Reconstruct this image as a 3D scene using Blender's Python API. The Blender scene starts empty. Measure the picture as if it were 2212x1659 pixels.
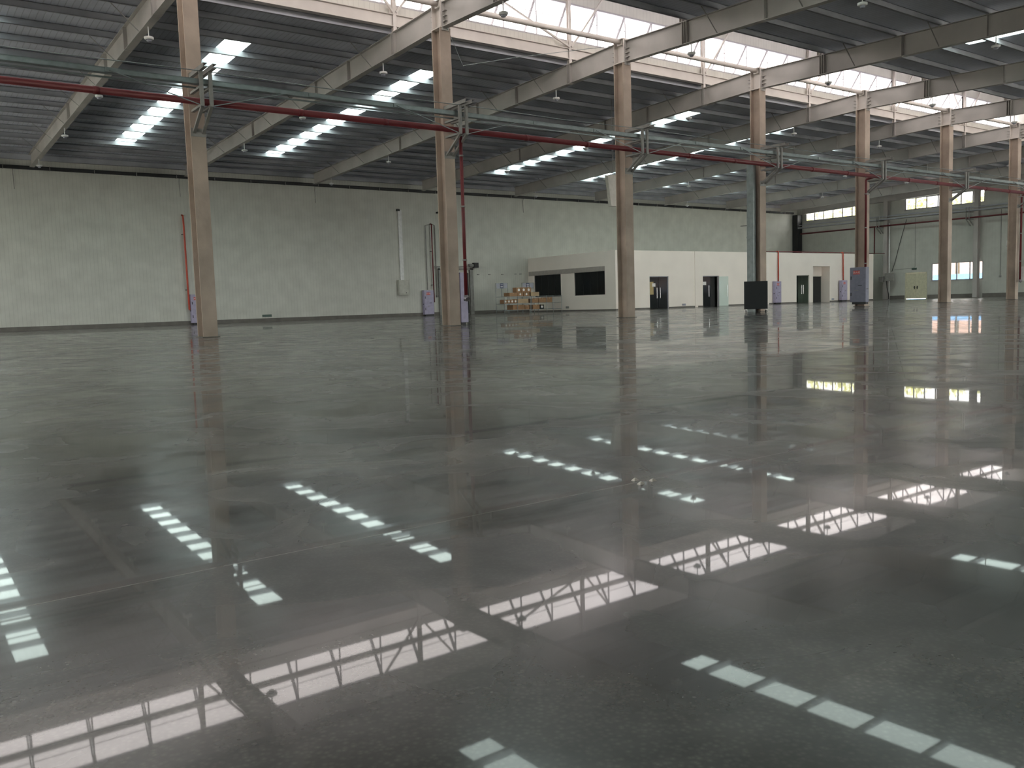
import bpy, math, random
from mathutils import Vector, Matrix
random.seed(7)
sc = bpy.context.scene
COL = sc.collection

# ------------------------------------------------------------------ camera
F_PX, YAW, PITCH, ROLL, CAM_H = 1871.28, 0.9385, 0.0920, -0.0309, 0.6536
fw = Vector((math.cos(YAW)*math.cos(PITCH), math.sin(YAW)*math.cos(PITCH), -math.sin(PITCH)))
rt = Vector((math.sin(YAW), -math.cos(YAW), 0)); up = rt.cross(fw)
c_, s_ = math.cos(ROLL), math.sin(ROLL)
rt2 = c_*rt + s_*up; up2 = -s_*rt + c_*up
cam_d = bpy.data.cameras.new('camera'); cam = bpy.data.objects.new('camera', cam_d); COL.objects.link(cam)
cam_d.sensor_fit = 'HORIZONTAL'; cam_d.sensor_width = 36; cam_d.lens = F_PX/2212*36
cam_d.clip_start = 0.05; cam_d.clip_end = 500
M = Matrix(((rt2.x, up2.x, -fw.x, 0), (rt2.y, up2.y, -fw.y, 0), (rt2.z, up2.z, -fw.z, CAM_H), (0, 0, 0, 1)))
cam.matrix_world = M
sc.camera = cam

# ------------------------------------------------------------------ world, exposure
SKY = 1.85
w = bpy.data.worlds.new('overcast_sky'); sc.world = w; w.use_nodes = True
nt = w.node_tree; bg = nt.nodes['Background']
tc = nt.nodes.new('ShaderNodeTexCoord'); nz = nt.nodes.new('ShaderNodeTexNoise'); nz.inputs['Scale'].default_value = 2.2; nz.inputs['Detail'].default_value = 3
cr = nt.nodes.new('ShaderNodeValToRGB'); cr.color_ramp.elements[0].position = .3; cr.color_ramp.elements[0].color = (.96, .925, .90, 1)
cr.color_ramp.elements[1].position = .7; cr.color_ramp.elements[1].color = (1, .945, .875, 1)
nt.links.new(tc.outputs['Generated'], nz.inputs['Vector']); nt.links.new(nz.outputs['Fac'], cr.inputs['Fac']); nt.links.new(cr.outputs['Color'], bg.inputs['Color'])
bg.inputs['Strength'].default_value = SKY
sun_d = bpy.data.lights.new('sun', 'SUN'); sun_d.energy = 4.5; sun_d.color = (1, .97, .92); sun_d.angle = math.radians(3)   # high hazy sun on the roof
sun = bpy.data.objects.new('sun', sun_d); COL.objects.link(sun); sun.rotation_euler = (math.radians(9), 0, 0)
sc.view_settings.view_transform = 'Standard'; sc.view_settings.look = 'None'
sc.view_settings.gamma = 1; sc.view_settings.use_curve_mapping = False
sc.view_settings.exposure = 2.15
cy = sc.cycles
cy.use_denoising = True; cy.max_bounces = 7; cy.diffuse_bounces = 5; cy.glossy_bounces = 3
cy.transmission_bounces = 4; cy.transparent_max_bounces = 48; cy.sample_clamp_indirect = 8
cy.caustics_reflective = False; cy.caustics_refractive = False

# ------------------------------------------------------------------ layout (metres)
X0, SP = 7.47, 8.0                    # first column, bay spacing
def CX(k): return X0 + SP*k
YR = 24.40                            # column row and ridge
YF, YN = 54.0, -5.2                   # far and near long walls
XA, XE = -8.53, 75.8                  # back end and far end walls
def roof_z(y): return 10.55 - .035*abs(y-YR)
def raf_z(y): return 9.52 - .030*abs(y-YR)
def raf_d(y): return .78 - .0035*abs(y-YR)
YO1, YO2 = 27.55, 21.25               # edges of the ridge opening
XM = 61.9                             # end of the ridge monitor

def portal(name, loc, rot, sx, sy):
    l = bpy.data.lights.new(name, 'AREA'); l.shape = 'RECTANGLE'; l.size = sx; l.size_y = sy; l.cycles.is_portal = True
    o = bpy.data.objects.new(name, l); o.location = loc; o.rotation_euler = rot; COL.objects.link(o)
L_ = XM-XA
portal('monitor_portal', ((XM+XA)/2, YO1+1.15, 11.9), (math.radians(-90), 0, 0), L_, 1.9)
portal('monitor_portal', ((XM+XA)/2, YO2-1.15, 11.9), (math.radians(90), 0, 0), L_, 1.9)
portal('window_portal', (XE+.4, 22, 8.5), (math.radians(90), 0, math.radians(90)), 62, 1.3)
portal('window_portal', (XE+.4, 22, 2.3), (math.radians(90), 0, math.radians(90)), 62, 1.8)

portal('window_portal', (53.4, YN-.4, 3.95), (math.radians(90), 0, 0), 43.5, 6.9)  # sky portals for the windows added behind the camera
portal('window_portal', (53.4, YN-.4, 8.5), (math.radians(90), 0, 0), 43.5, 1.2)
portal('window_portal', (XA-.4, 22, 2.7), (math.radians(90), 0, math.radians(-90)), 57, 4.4)

# ------------------------------------------------------------------ materials
def mat(name, col, rough=.5, metal=0, noise=None, spec=.5):
    m = bpy.data.materials.new(name); m.use_nodes = True
    b = m.node_tree.nodes['Principled BSDF']
    b.inputs['Base Color'].default_value = (*col, 1); b.inputs['Roughness'].default_value = rough
    b.inputs['Metallic'].default_value = metal; b.inputs['Specular IOR Level'].default_value = spec
    n = m.node_tree.nodes; l = m.node_tree.links
    sc_, amt, bump = noise or (6, .06, 0)
    g = n.new('ShaderNodeNewGeometry'); t = n.new('ShaderNodeTexNoise'); t.inputs['Scale'].default_value = sc_; t.inputs['Detail'].default_value = 4
    l.new(g.outputs['Position'], t.inputs['Vector'])
    r = n.new('ShaderNodeValToRGB'); r.color_ramp.elements[0].position = .3; r.color_ramp.elements[1].position = .7
    r.color_ramp.elements[0].color = (*[max(0, c*(1-amt*2)) for c in col], 1); r.color_ramp.elements[1].color = (*[min(1, c*(1+amt)) for c in col], 1)
    l.new(t.outputs['Fac'], r.inputs['Fac']); l.new(r.outputs['Color'], b.inputs['Base Color'])
    if bump:
        bp = n.new('ShaderNodeBump'); bp.inputs['Strength'].default_value = bump; bp.inputs['Distance'].default_value = .02
        t2 = n.new('ShaderNodeTexNoise'); t2.inputs['Scale'].default_value = sc_*6; t2.inputs['Detail'].default_value = 3
        l.new(g.outputs['Position'], t2.inputs['Vector']); l.new(t2.outputs['Fac'], bp.inputs['Height']); l.new(bp.outputs['Normal'], b.inputs['Normal'])
    return m
def ribbed(name, col, rough, axis, period, dark, duty=.12, bump=.5, metal=0, amt=.05):
    """sheet metal with narrow grooves every `period` metres along an axis"""
    m = mat(name, col, rough, metal, (1.3, amt, 0)); n = m.node_tree.nodes; l = m.node_tree.links
    b = n['Principled BSDF']; g = n.new('ShaderNodeNewGeometry'); s = n.new('ShaderNodeSeparateXYZ'); l.new(g.outputs['Position'], s.inputs[0])
    d = n.new('ShaderNodeMath'); d.operation = 'DIVIDE'; d.inputs[1].default_value = period; l.new(s.outputs[axis], d.inputs[0])
    f = n.new('ShaderNodeMath'); f.operation = 'FRACT'; l.new(d.outputs[0], f.inputs[0])
    r = n.new('ShaderNodeValToRGB'); e = r.color_ramp.elements
    e[0].position = 0; e[0].color = (0, 0, 0, 1); e[1].position = duty; e[1].color = (1, 1, 1, 1)
    x = r.color_ramp.elements.new(1-duty*.3); x.color = (1, 1, 1, 1); x = r.color_ramp.elements.new(1); x.color = (0, 0, 0, 1)
    l.new(f.outputs[0], r.inputs['Fac'])
    mx = n.new('ShaderNodeMix'); mx.data_type = 'RGBA'; mx.blend_type = 'MULTIPLY'
    src = b.inputs['Base Color'].links[0].from_socket
    iv = n.new('ShaderNodeMapRange'); iv.inputs['To Min'].default_value = dark; iv.inputs['To Max'].default_value = 1; l.new(r.outputs['Color'], iv.inputs['Value'])
    cc = n.new('ShaderNodeCombineColor'); [l.new(iv.outputs[0], cc.inputs[i]) for i in range(3)]
    mx.inputs['Factor'].default_value = 1; l.new(src, mx.inputs['A']); l.new(cc.outputs[0], mx.inputs['B']); l.new(mx.outputs['Result'], b.inputs['Base Color'])
    bp = n.new('ShaderNodeBump'); bp.inputs['Strength'].default_value = bump; bp.inputs['Distance'].default_value = .01
    l.new(r.outputs['Color'], bp.inputs['Height']); l.new(bp.outputs['Normal'], b.inputs['Normal'])
    return m
def glass_mat(name, tint, gloss=.12, rough=.02):
    m = bpy.data.materials.new(name); m.use_nodes = True; n = m.node_tree.nodes; l = m.node_tree.links; n.clear()
    o = n.new('ShaderNodeOutputMaterial'); t = n.new('ShaderNodeBsdfTransparent'); t.inputs[0].default_value = (*tint, 1)
    g = n.new('ShaderNodeBsdfGlossy'); g.inputs['Roughness'].default_value = rough
    fr = n.new('ShaderNodeFresnel'); ge = n.new('ShaderNodeNewGeometry'); mr = n.new('ShaderNodeMapRange')   # same reflectance on both faces of a pane
    mr.inputs['To Min'].default_value = 1.45; mr.inputs['To Max'].default_value = 1/1.45; l.new(ge.outputs['Backfacing'], mr.inputs['Value']); l.new(mr.outputs[0], fr.inputs['IOR'])
    mx = n.new('ShaderNodeMixShader'); l.new(fr.outputs[0], mx.inputs[0]); l.new(t.outputs[0], mx.inputs[1]); l.new(g.outputs[0], mx.inputs[2]); l.new(mx.outputs[0], o.inputs[0])
    return m
def translucent_mat(name, col):
    m = bpy.data.materials.new(name); m.use_nodes = True; n = m.node_tree.nodes; l = m.node_tree.links; n.clear()
    o = n.new('ShaderNodeOutputMaterial'); t = n.new('ShaderNodeBsdfTranslucent'); t.inputs[0].default_value = (*col, 1)
    d = n.new('ShaderNodeBsdfDiffuse'); d.inputs[0].default_value = (.5, .55, .53, 1)
    mx = n.new('ShaderNodeMixShader'); mx.inputs[0].default_value = .12; l.new(t.outputs[0], mx.inputs[1]); l.new(d.outputs[0], mx.inputs[2]); l.new(mx.outputs[0], o.inputs[0])
    return m
MT = {}
MT['steel'] = mat('cream_steel_paint', (.60, .555, .515), .55, 0, (1.2, .06, 0))
MT['rafter'] = mat('rafter_paint', (.44, .418, .395), .6, 0, (.8, .08, 0))
MT['column'] = mat('fireproofed_column_coating', (.42, .34, .28), .8, 0, (1.1, .12, .5))
MT['edge'] = mat('dark_flange_edge', (.25, .21, .18), .7)
MT['purlin'] = mat('galvanised_purlin', (.41, .42, .455), .6, .0, (1.5, .08, 0))
MT['galv'] = mat('galvanised_steel', (.22, .25, .25), .35, .5, (5, .10, 0))
MT['bracket'] = mat('grey_primed_steel', (.27, .265, .25), .6, 0, (4, .1, 0))
MT['red'] = mat('red_pipe_paint', (.14, .016, .020), .5, 0, (3, .08, 0))
MT['redo'] = mat('orange_red_pipe_paint', (.52, .070, .035), .42, 0, (3, .08, 0))
MT['blackpipe'] = mat('black_plastic_pipe', (.012, .013, .014), .5)
MT['roof'] = ribbed('grey_roof_sheet', (.58, .60, .68), .55, 'X', .20, .72, .16, .4)
MT['wallp'] = ribbed('off_white_wall_panel', (.57, .575, .52), .5, 'X', .20, .80, .10, .35)
MT['wallpy'] = ribbed('off_white_end_wall_panel', (.50, .51, .465), .5, 'Y', .25, .88, .08, .2)
MT['monp'] = ribbed('cream_monitor_panel', (.55, .53, .48), .5, 'X', .20, .86, .12, .3)
MT['plinth'] = mat('grey_concrete_plinth', (.155, .145, .13), .8, 0, (2, .1, .2))
MT['plaster'] = mat('white_plaster', (.91, .84, .765), .7, 0, (.7, .02, 0))
MT['soffit'] = mat('grey_plaster_band', (.42, .385, .35), .8)
MT['alu'] = mat('white_window_frame', (.40, .38, .39), .4)
MT['lilac'] = mat('lilac_cabinet_paint', (.40, .37, .51), .45)
MT['bluegrey_shade'] = mat('shaded_blue_grey_cabinet_paint', (.20, .205, .27), .45)  # cabinet colour darkened for the shade it stands in
MT['black'] = mat('black_plastic', (.010, .012, .013), .5)
MT['blackbox'] = mat('matt_black_panel', (.006, .009, .011), .6)
MT['dark'] = mat('interior_shade', (.02, .022, .022), .6)  # near-black colour standing in for shade inside open doorways
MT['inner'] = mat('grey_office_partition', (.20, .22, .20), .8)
MT['white'] = mat('white_enamel', (.75, .75, .74), .4)
MT['boxgrey'] = mat('beige_box_paint', (.50, .50, .44), .5)
MT['card'] = mat('brown_cardboard', (.33, .19, .10), .8, 0, (3, .1, 0))
MT['cardl'] = mat('light_cardboard', (.45, .33, .20), .8, 0, (3, .1, 0))
MT['paper'] = mat('white_paper', (.85, .83, .80), .8)
MT['signred'] = mat('red_sign', (.55, .05, .045), .5)
MT['navy'] = mat('navy_sign', (.035, .055, .14), .5)
MT['signgrey'] = mat('grey_sign', (.35, .36, .42), .5)
MT['tan'] = mat('tan_noticeboard', (.45, .35, .17), .7)
MT['chrome'] = mat('chrome', (.6, .6, .6), .25, 1)
MT['doorc'] = mat('cream_door_paint', (.60, .58, .42), .5)
MT['green'] = mat('dark_green_sign', (.02, .06, .045), .4)
MT['brass'] = mat('valve_metal', (.30, .28, .30), .35, .7)
MT['glass'] = glass_mat('clear_glass', (.93, .95, .95))
MT['skyglass'] = glass_mat('monitor_glass', (.97, .95, .96))
MT['greenglass'] = glass_mat('green_tinted_glass', (.72, .80, .76))
MT['paleglass'] = mat('frosted_pale_green_glass', (.62, .72, .66), .15, 0, (1, .01, 0))
MT['blackglass'] = mat('black_glass', (.010, .013, .014), .12, 0, (2, .0, 0), .22)
MT['fibre'] = translucent_mat('translucent_roof_sheet', (.50, .62, .61))

def floor_mat():
    m = bpy.data.materials.new('polished_concrete'); m.use_nodes = True; n = m.node_tree.nodes; l = m.node_tree.links
    b = n['Principled BSDF']; g = n.new('ShaderNodeNewGeometry')
    def noise(scale, detail, dist=0, vec=None, rough=.5):
        t = n.new('ShaderNodeTexNoise'); t.inputs['Scale'].default_value = scale; t.inputs['Detail'].default_value = detail; t.inputs['Distortion'].default_value = dist
        t.inputs['Roughness'].default_value = rough
        l.new(vec or g.outputs['Position'], t.inputs['Vector']); return t
    def ramp(src, stops):
        r = n.new('ShaderNodeValToRGB'); e = r.color_ramp.elements
        e[0].position, e[0].color = stops[0][0], (*stops[0][1], 1); e[1].position, e[1].color = stops[-1][0], (*stops[-1][1], 1)
        for p, c in stops[1:-1]:
            x = e.new(p); x.color = (*c, 1)
        l.new(src, r.inputs['Fac']); return r
    cloud = ramp(noise(.9, 6, .8, None, .6).outputs['Fac'], [(.34, (.026, .026, .0245)), (.52, (.066, .064, .059)), (.70, (.145, .138, .124))])
    fine = ramp(noise(9, 4, .3).outputs['Fac'], [(.3, (.80, .80, .80)), (.7, (1.15, 1.15, 1.15))])
    v = n.new('ShaderNodeTexVoronoi'); v.inputs['Scale'].default_value = 95; l.new(g.outputs['Position'], v.inputs['Vector'])
    agg = ramp(v.outputs['Distance'], [(.0, (1.7, 1.65, 1.6)), (.22, (1.15, 1.15, 1.15)), (.6, (.72, .74, .76))])
    def mul(a, b_, f=1):
        x = n.new('ShaderNodeMix'); x.data_type = 'RGBA'; x.blend_type = 'MULTIPLY'; x.inputs['Factor'].default_value = f
        l.new(a, x.inputs['A']); l.new(b_, x.inputs['B']); return x.outputs['Result']
    c = mul(mul(cloud.outputs[0], fine.outputs[0]), agg.outputs[0], .55)
    # sawn joint filled with pale sealant, one straight line across the slab
    s = n.new('ShaderNodeSeparateXYZ'); l.new(g.outputs['Position'], s.inputs[0])
    def line(axis, pos, wdt):
        a = n.new('ShaderNodeMath'); a.operation = 'SUBTRACT'; a.inputs[1].default_value = pos; l.new(s.outputs[axis], a.inputs[0])
        q = n.new('ShaderNodeMath'); q.operation = 'ABSOLUTE'; l.new(a.outputs[0], q.inputs[0])
        h = n.new('ShaderNodeMath'); h.operation = 'LESS_THAN'; h.inputs[1].default_value = wdt; l.new(q.outputs[0], h.inputs[0]); return h
    j = line('Y', 2.222, .0022)
    x = n.new('ShaderNodeMix'); x.data_type = 'RGBA'; l.new(j.outputs[0], x.inputs['Factor']); l.new(c, x.inputs['A']); x.inputs['B'].default_value = (.20, .195, .18, 1)
    l.new(x.outputs['Result'], b.inputs['Base Color'])
    rr = n.new('ShaderNodeMapRange'); rr.inputs['From Min'].default_value = .35; rr.inputs['From Max'].default_value = .65
    rr.inputs['To Min'].default_value = .16; rr.inputs['To Max'].default_value = .34
    l.new(noise(1.6, 5, 1).outputs['Fac'], rr.inputs['Value']); l.new(rr.outputs[0], b.inputs['Roughness'])
    b.inputs['IOR'].default_value = 1.45; b.inputs['Specular IOR Level'].default_value = .22
    cw = n.new('ShaderNodeMapRange'); cw.inputs['From Min'].default_value = .35; cw.inputs['From Max'].default_value = .65
    cw.inputs['To Min'].default_value = .27; cw.inputs['To Max'].default_value = .50; l.new(noise(.45, 5, .6, None, .6).outputs['Fac'], cw.inputs['Value']); l.new(cw.outputs[0], b.inputs['Coat Weight'])
    b.inputs['Coat Roughness'].default_value = .022; b.inputs['Coat IOR'].default_value = 1.5
    bp = n.new('ShaderNodeBump'); bp.inputs['Strength'].default_value = .014; bp.inputs['Distance'].default_value = .003
    l.new(noise(1.1, 3, .5).outputs['Fac'], bp.inputs['Height'])
    l.new(bp.outputs['Normal'], b.inputs['Normal']); l.new(bp.outputs['Normal'], b.inputs['Coat Normal'])
    return m
MT['floor'] = floor_mat()

# ------------------------------------------------------------------ mesh helpers
class MB:
    def __init__(s): s.v = []; s.f = []
    def box(s, x0, x1, y0, y1, z0, z1):
        i = len(s.v); s.v += [(x0, y0, z0), (x1, y0, z0), (x1, y1, z0), (x0, y1, z0), (x0, y0, z1), (x1, y0, z1), (x1, y1, z1), (x0, y1, z1)]
        s.f += [tuple(i+k for k in q) for q in ((0, 3, 2, 1), (4, 5, 6, 7), (0, 1, 5, 4), (1, 2, 6, 5), (2, 3, 7, 6), (3, 0, 4, 7))]; return s
    def hexa(s, pts):
        i = len(s.v); s.v += [tuple(p) for p in pts]
        s.f += [tuple(i+k for k in q) for q in ((0, 3, 2, 1), (4, 5, 6, 7), (0, 1, 5, 4), (1, 2, 6, 5), (2, 3, 7, 6), (3, 0, 4, 7))]; return s
    def bar(s, a, b, w, h, upv=(0, 0, 1)):
        a, b = Vector(a), Vector(b); d = (b-a).normalized(); u = Vector(upv)
        if abs(d.dot(u)) > .99: u = Vector((0, 1, 0))
        r = d.cross(u).normalized(); u = r.cross(d)
        P = [r*-w/2+u*-h/2, r*w/2+u*-h/2, r*w/2+u*h/2, r*-w/2+u*h/2]
        return s.hexa([a+p for p in P]+[b+p for p in P])
    def tube(s, pts, r, n=12, cap=True):
        pts = [Vector(p) for p in pts]; i = len(s.v); N = len(pts)
        prev = None
        for k, p in enumerate(pts):
            d = (pts[min(k+1, N-1)]-pts[max(k-1, 0)]).normalized()
            u = prev if prev is not None and abs(prev.dot(d)) < .95 else (Vector((0, 0, 1)) if abs(d.z) < .9 else Vector((0, 1, 0)))
            a = d.cross(u).normalized(); b = a.cross(d).normalized(); prev = b
            rr = r[k] if isinstance(r, (list, tuple)) else r
            for q in range(n):
                t = 2*math.pi*q/n; s.v.append(tuple(p+a*math.cos(t)*rr+b*math.sin(t)*rr))
        for k in range(N-1):
            for q in range(n):
                q2 = (q+1) % n; s.f.append((i+k*n+q, i+k*n+q2, i+(k+1)*n+q2, i+(k+1)*n+q))
        if cap: s.f.append(tuple(i+q for q in range(n))[::-1]); s.f.append(tuple(i+(N-1)*n+q for q in range(n)))
        return s
    def prism(s, poly, axis, a, b):
        """extrude a 2-D outline between a and b along an axis"""
        i = len(s.v); n = len(poly)
        for t in (a, b):
            for p, q in poly: s.v.append({'x': (t, p, q), 'y': (p, t, q), 'z': (p, q, t)}[axis])
        for k in range(n): k2 = (k+1) % n; s.f.append((i+k, i+k2, i+n+k2, i+n+k))
        s.f.append(tuple(i+k for k in range(n))[::-1]); s.f.append(tuple(i+n+k for k in range(n))); return s
    def mesh(s, name, m):
        me = bpy.data.meshes.new(name); me.from_pydata(s.v, [], s.f); me.update(); me.materials.append(MT[m] if isinstance(m, str) else m); return me
def obj(name, mb, m, parent=None, bevel=0, smooth=False, loc=None, label=None):
    me = mb.mesh(name, m); o = bpy.data.objects.new(name, me); COL.objects.link(o)
    if parent: o.parent = parent
    if loc: o.location = loc
    if bevel:
        b = o.modifiers.new('bevel', 'BEVEL'); b.width = bevel; b.segments = 2; b.limit_method = 'ANGLE'
    if smooth:
        for p in me.polygons: p.use_smooth = len(p.vertices) == 4
    if label: o['label'] = label
    return o
def thing(name, label, cat, loc=(0, 0, 0), rotz=0, group=None):
    o = bpy.data.objects.new(name, None); COL.objects.link(o); o.location = loc; o.rotation_euler = (0, 0, rotz); o.empty_display_size = .2
    o['label'] = label; o['category'] = cat
    if group: o['group'] = group
    return o
def tag(o, label, cat, group=None):
    o['label'] = label; o['category'] = cat
    if group: o['group'] = group
    return o
def struct(name, mb, m, parent=None, **k):
    o = obj(name, mb, m, parent, **k)
    if not parent: o['kind'] = 'structure'
    return o
def sroot(name, loc=(0, 0, 0)):
    o = bpy.data.objects.new(name, None); COL.objects.link(o); o.location = loc; o['kind'] = 'structure'; return o
def dup(root, loc=None, rotz=None, label=None, group=None):
    r = root.copy(); COL.objects.link(r)
    if loc is not None: r.location = loc
    if rotz is not None: r.rotation_euler = (0, 0, rotz)
    if label: r['label'] = label
    if group: r['group'] = group
    for ch in list(root.children):
        c = ch.copy(); COL.objects.link(c); c.parent = r
        for g in ch.children:
            d = g.copy(); COL.objects.link(d); d.parent = c
    return r
ORD = ['first', 'second', 'third', 'fourth', 'fifth', 'sixth', 'seventh', 'eighth', 'ninth', 'tenth', 'eleventh', 'twelfth', 'thirteenth', 'fourteenth', 'fifteenth', 'sixteenth', 'seventeenth', 'eighteenth']

# ------------------------------------------------------------------ shell
struct('floor', MB().box(XA, XE, YN, YF, -.3, 0), 'floor')

def grid_wall(name, m, axis, pos, thick, us, zs, hole):
    """wall across `axis` at pos; us, zs = break lines; hole(u,z) true = opening; tops follow the roof when z is None"""
    mb = MB()
    for i in range(len(us)-1):
        for j in range(len(zs)-1):
            um, z0, z1 = (us[i]+us[i+1])/2, zs[j], zs[j+1]
            if hole(um, (z0+(z1 or z0+1))/2): continue
            ta = z1 if z1 is not None else roof_z(us[i])+.02; tb = z1 if z1 is not None else roof_z(us[i+1])+.02
            a, b = pos, pos+thick
            mb.hexa([(a, us[i], z0), (b, us[i], z0), (b, us[i+1], z0), (a, us[i+1], z0), (a, us[i], ta), (b, us[i], ta), (b, us[i+1], tb), (a, us[i+1], tb)])
    return struct(name, mb, m)
# far end wall: two rows of windows and a double door
UW = [(53.03, 46.9), (42.66, 35.64), (27.0, 21.0), (18.6, 12.4), (10.6, 4.4)]     # upper row, z 7.95-9.0
LW = [(40.15, 35.69), (26.6, 22.1), (18.6, 14.1), (10.6, 6.1)]                    # lower row, z 1.55-3.08
DR = (42.55, 40.53, 2.38)
ys = sorted({YN, YF, YR, DR[0], DR[1]} | {v for a in UW+LW for v in a})
def eh(u, z):
    if 7.97 < z < 9.0 and any(b < u < a for a, b in UW): return True
    if 1.55 < z < 3.08 and any(b < u < a for a, b in LW): return True
    return z < DR[2] and DR[1] < u < DR[0]
grid_wall('wall_right', 'wallpy', 'x', XE, .2, ys, [0, 1.55, 2.38, 3.08, 7.97, 9.0, None], eh)
SIDE_Z = [(0.6, 7.3), (7.97, 9.0)]; SIDE_ZL = [(0.6, 4.8)]
LWY = [(y, y+7.0) for y in (-4.4, 3.6, 11.6, 28.0, 36.0, 44.0)]          # unseen window bands added for light in the end wall behind the camera
NWX = [(x, x+7.2) for x in [32.0+8.6*i for i in range(5)]]                # unseen window bands added to brighten the office, near long wall behind the camera
ysl = sorted({YN, YF, YR} | {v for a in LWY for v in a})
grid_wall('wall_left', 'wallpy', 'x', XA-.2, .2, ysl, [0, 0.6, 4.8, None], lambda u, z: any(a < z < b for a, b in SIDE_ZL) and any(a < u < b for a, b in LWY))
struct('wall_back', MB().box(XA, XE, YF, YF+.2, 0, roof_z(YF)+.03), 'wallp')
mb = MB(); xs = sorted({XA, XE} | {v for a in NWX for v in a}); zs = [0, 0.6, 7.3, 7.97, 9.0, roof_z(YN)+.03]
for i in range(len(xs)-1):
    for j in range(5):
        if j in (1, 3) and any(a < (xs[i]+xs[i+1])/2 < b for a, b in NWX): continue
        mb.box(xs[i], xs[i+1], YN-.2, YN, zs[j], zs[j+1])
struct('wall_front', mb, 'wallp')
struct('baseboard_back', MB().box(XA, 41.40, YF-.06, YF, 0, .235), 'plinth')
bb = MB()
for a, b in ((44.0, 42.62), (40.45, 36.5), (35.7, 28.4), (27.6, 20.4), (19.6, 12.4), (11.6, YN)): bb.box(XE-.06, XE, b, a, 0, .34)
struct('baseboard_right', bb, 'plinth')

# roof sheets with openings left for the translucent strips
SKB = [-1, 0, 1, 3, 4, 5, 6, 7]                       # bays with a strip
PUR_F = [round(27.4+1.65*i, 3) for i in range(16)] + [53.7]
PUR_N = [round(2*YR-y, 3) for y in PUR_F]
def strip_x(k): return CX(k)+3.37, CX(k)+4.33
S0, S1 = 31.25, 48.85
def roof(name, ya, yb, s0, s1):
    xs = [XA]+[v for k in SKB for v in strip_x(k)]+[XE]; xs = sorted(x for x in xs if x <= XE)
    yy = sorted([ya, s0, s1, yb]); mb = MB()
    for i in range(len(xs)-1):
        for j in range(3):
            xm, ym = (xs[i]+xs[i+1])/2, (yy[j]+yy[j+1])/2
            if s0 < ym < s1 and any(strip_x(k)[0] < xm < strip_x(k)[1] for k in SKB): continue
            z = [roof_z(yy[j]), roof_z(yy[j+1])]
            mb.hexa([(xs[i], yy[j], z[0]), (xs[i+1], yy[j], z[0]), (xs[i+1], yy[j+1], z[1]), (xs[i], yy[j+1], z[1]),
                     (xs[i], yy[j], z[0]+.05), (xs[i+1], yy[j], z[0]+.05), (xs[i+1], yy[j+1], z[1]+.05), (xs[i], yy[j+1], z[1]+.05)])
    return struct(name, mb, 'roof')
roof('ceiling_far', YO1, YF+.2, S0, S1)
roof('ceiling_near', YN-.2, YO2, 2*YR-S1, 2*YR-S0)
# roof over the end bay beside the monitor
mb = MB()
for a, b in ((YR, YO1), (YO2, YR)):
    mb.hexa([(XM, a, roof_z(a)), (XE, a, roof_z(a)), (XE, b, roof_z(b)), (XM, b, roof_z(b)), (XM, a, roof_z(a)+.05), (XE, a, roof_z(a)+.05), (XE, b, roof_z(b)+.05), (XM, b, roof_z(b)+.05)])
struct('ceiling_ridge', mb, 'roof')

bayname = {-2: 'behind the nearest column, out at the picture edge', -1: 'before the nearest column', 0: 'between the first and second columns', 1: 'between the second and third columns', 3: 'between the fourth and fifth columns',
           4: 'between the fifth and sixth columns', 5: 'between the sixth and seventh columns', 6: 'just past the seventh column', 7: 'in the last bay by the end wall'}
for side in (0, 1):
    for k in SKB:
        xa, xb = strip_x(k); mb = MB(); ya, yb = (S0, S1) if side == 0 else (2*YR-S1, 2*YR-S0)
        N = 12                                           # shallow trapezoid corrugation across the sheet
        i0 = len(mb.v)
        for j, y in enumerate((ya, yb)):
            for q in range(N+1): mb.v.append((xa+(xb-xa)*q/N, y, roof_z(y)+.012+(.022 if q % 4 in (1, 2) else 0)))
        for q in range(N): mb.f.append((i0+q, i0+q+1, i0+N+1+q+1, i0+N+1+q))
        o = obj('skylight_strip', mb, 'fibre')
        tag(o, ('translucent skylight strip, far roof slope, ' if side == 0 else 'translucent skylight strip, near roof slope, ')+bayname[k], 'skylight',
            'skylight strips in the far roof slope' if side == 0 else 'skylight strips in the near roof slope')

# ------------------------------------------------------------------ roof monitor over the ridge
# panels below and above the glass
for nm, y, s in (('far', YO1, 1), ('near', YO2, -1)):
    y0, y1 = (y, y+.06) if s > 0 else (y-.06, y)
    struct('trim_monitor_'+nm+'_lower', MB().box(XA, XM, y0, y1, 10.40, 11.16), 'monp')
    struct('trim_monitor_'+nm+'_upper', MB().box(XA, XM, y0, y1, 12.66, 13.75), 'monp')
struct('ceiling_monitor', MB().box(XA, XM, YO2-.5, YO1+.5, 13.75, 13.85), 'monp')
struct('wall_monitor_end', MB().box(XM, XM+.1, YO2-.06, YO1+.06, 10.3, 13.75), 'monp')
struct('wall_monitor_start', MB().box(XA-.1, XA, YO2-.06, YO1+.06, 10.3, 13.75), 'monp')
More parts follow.
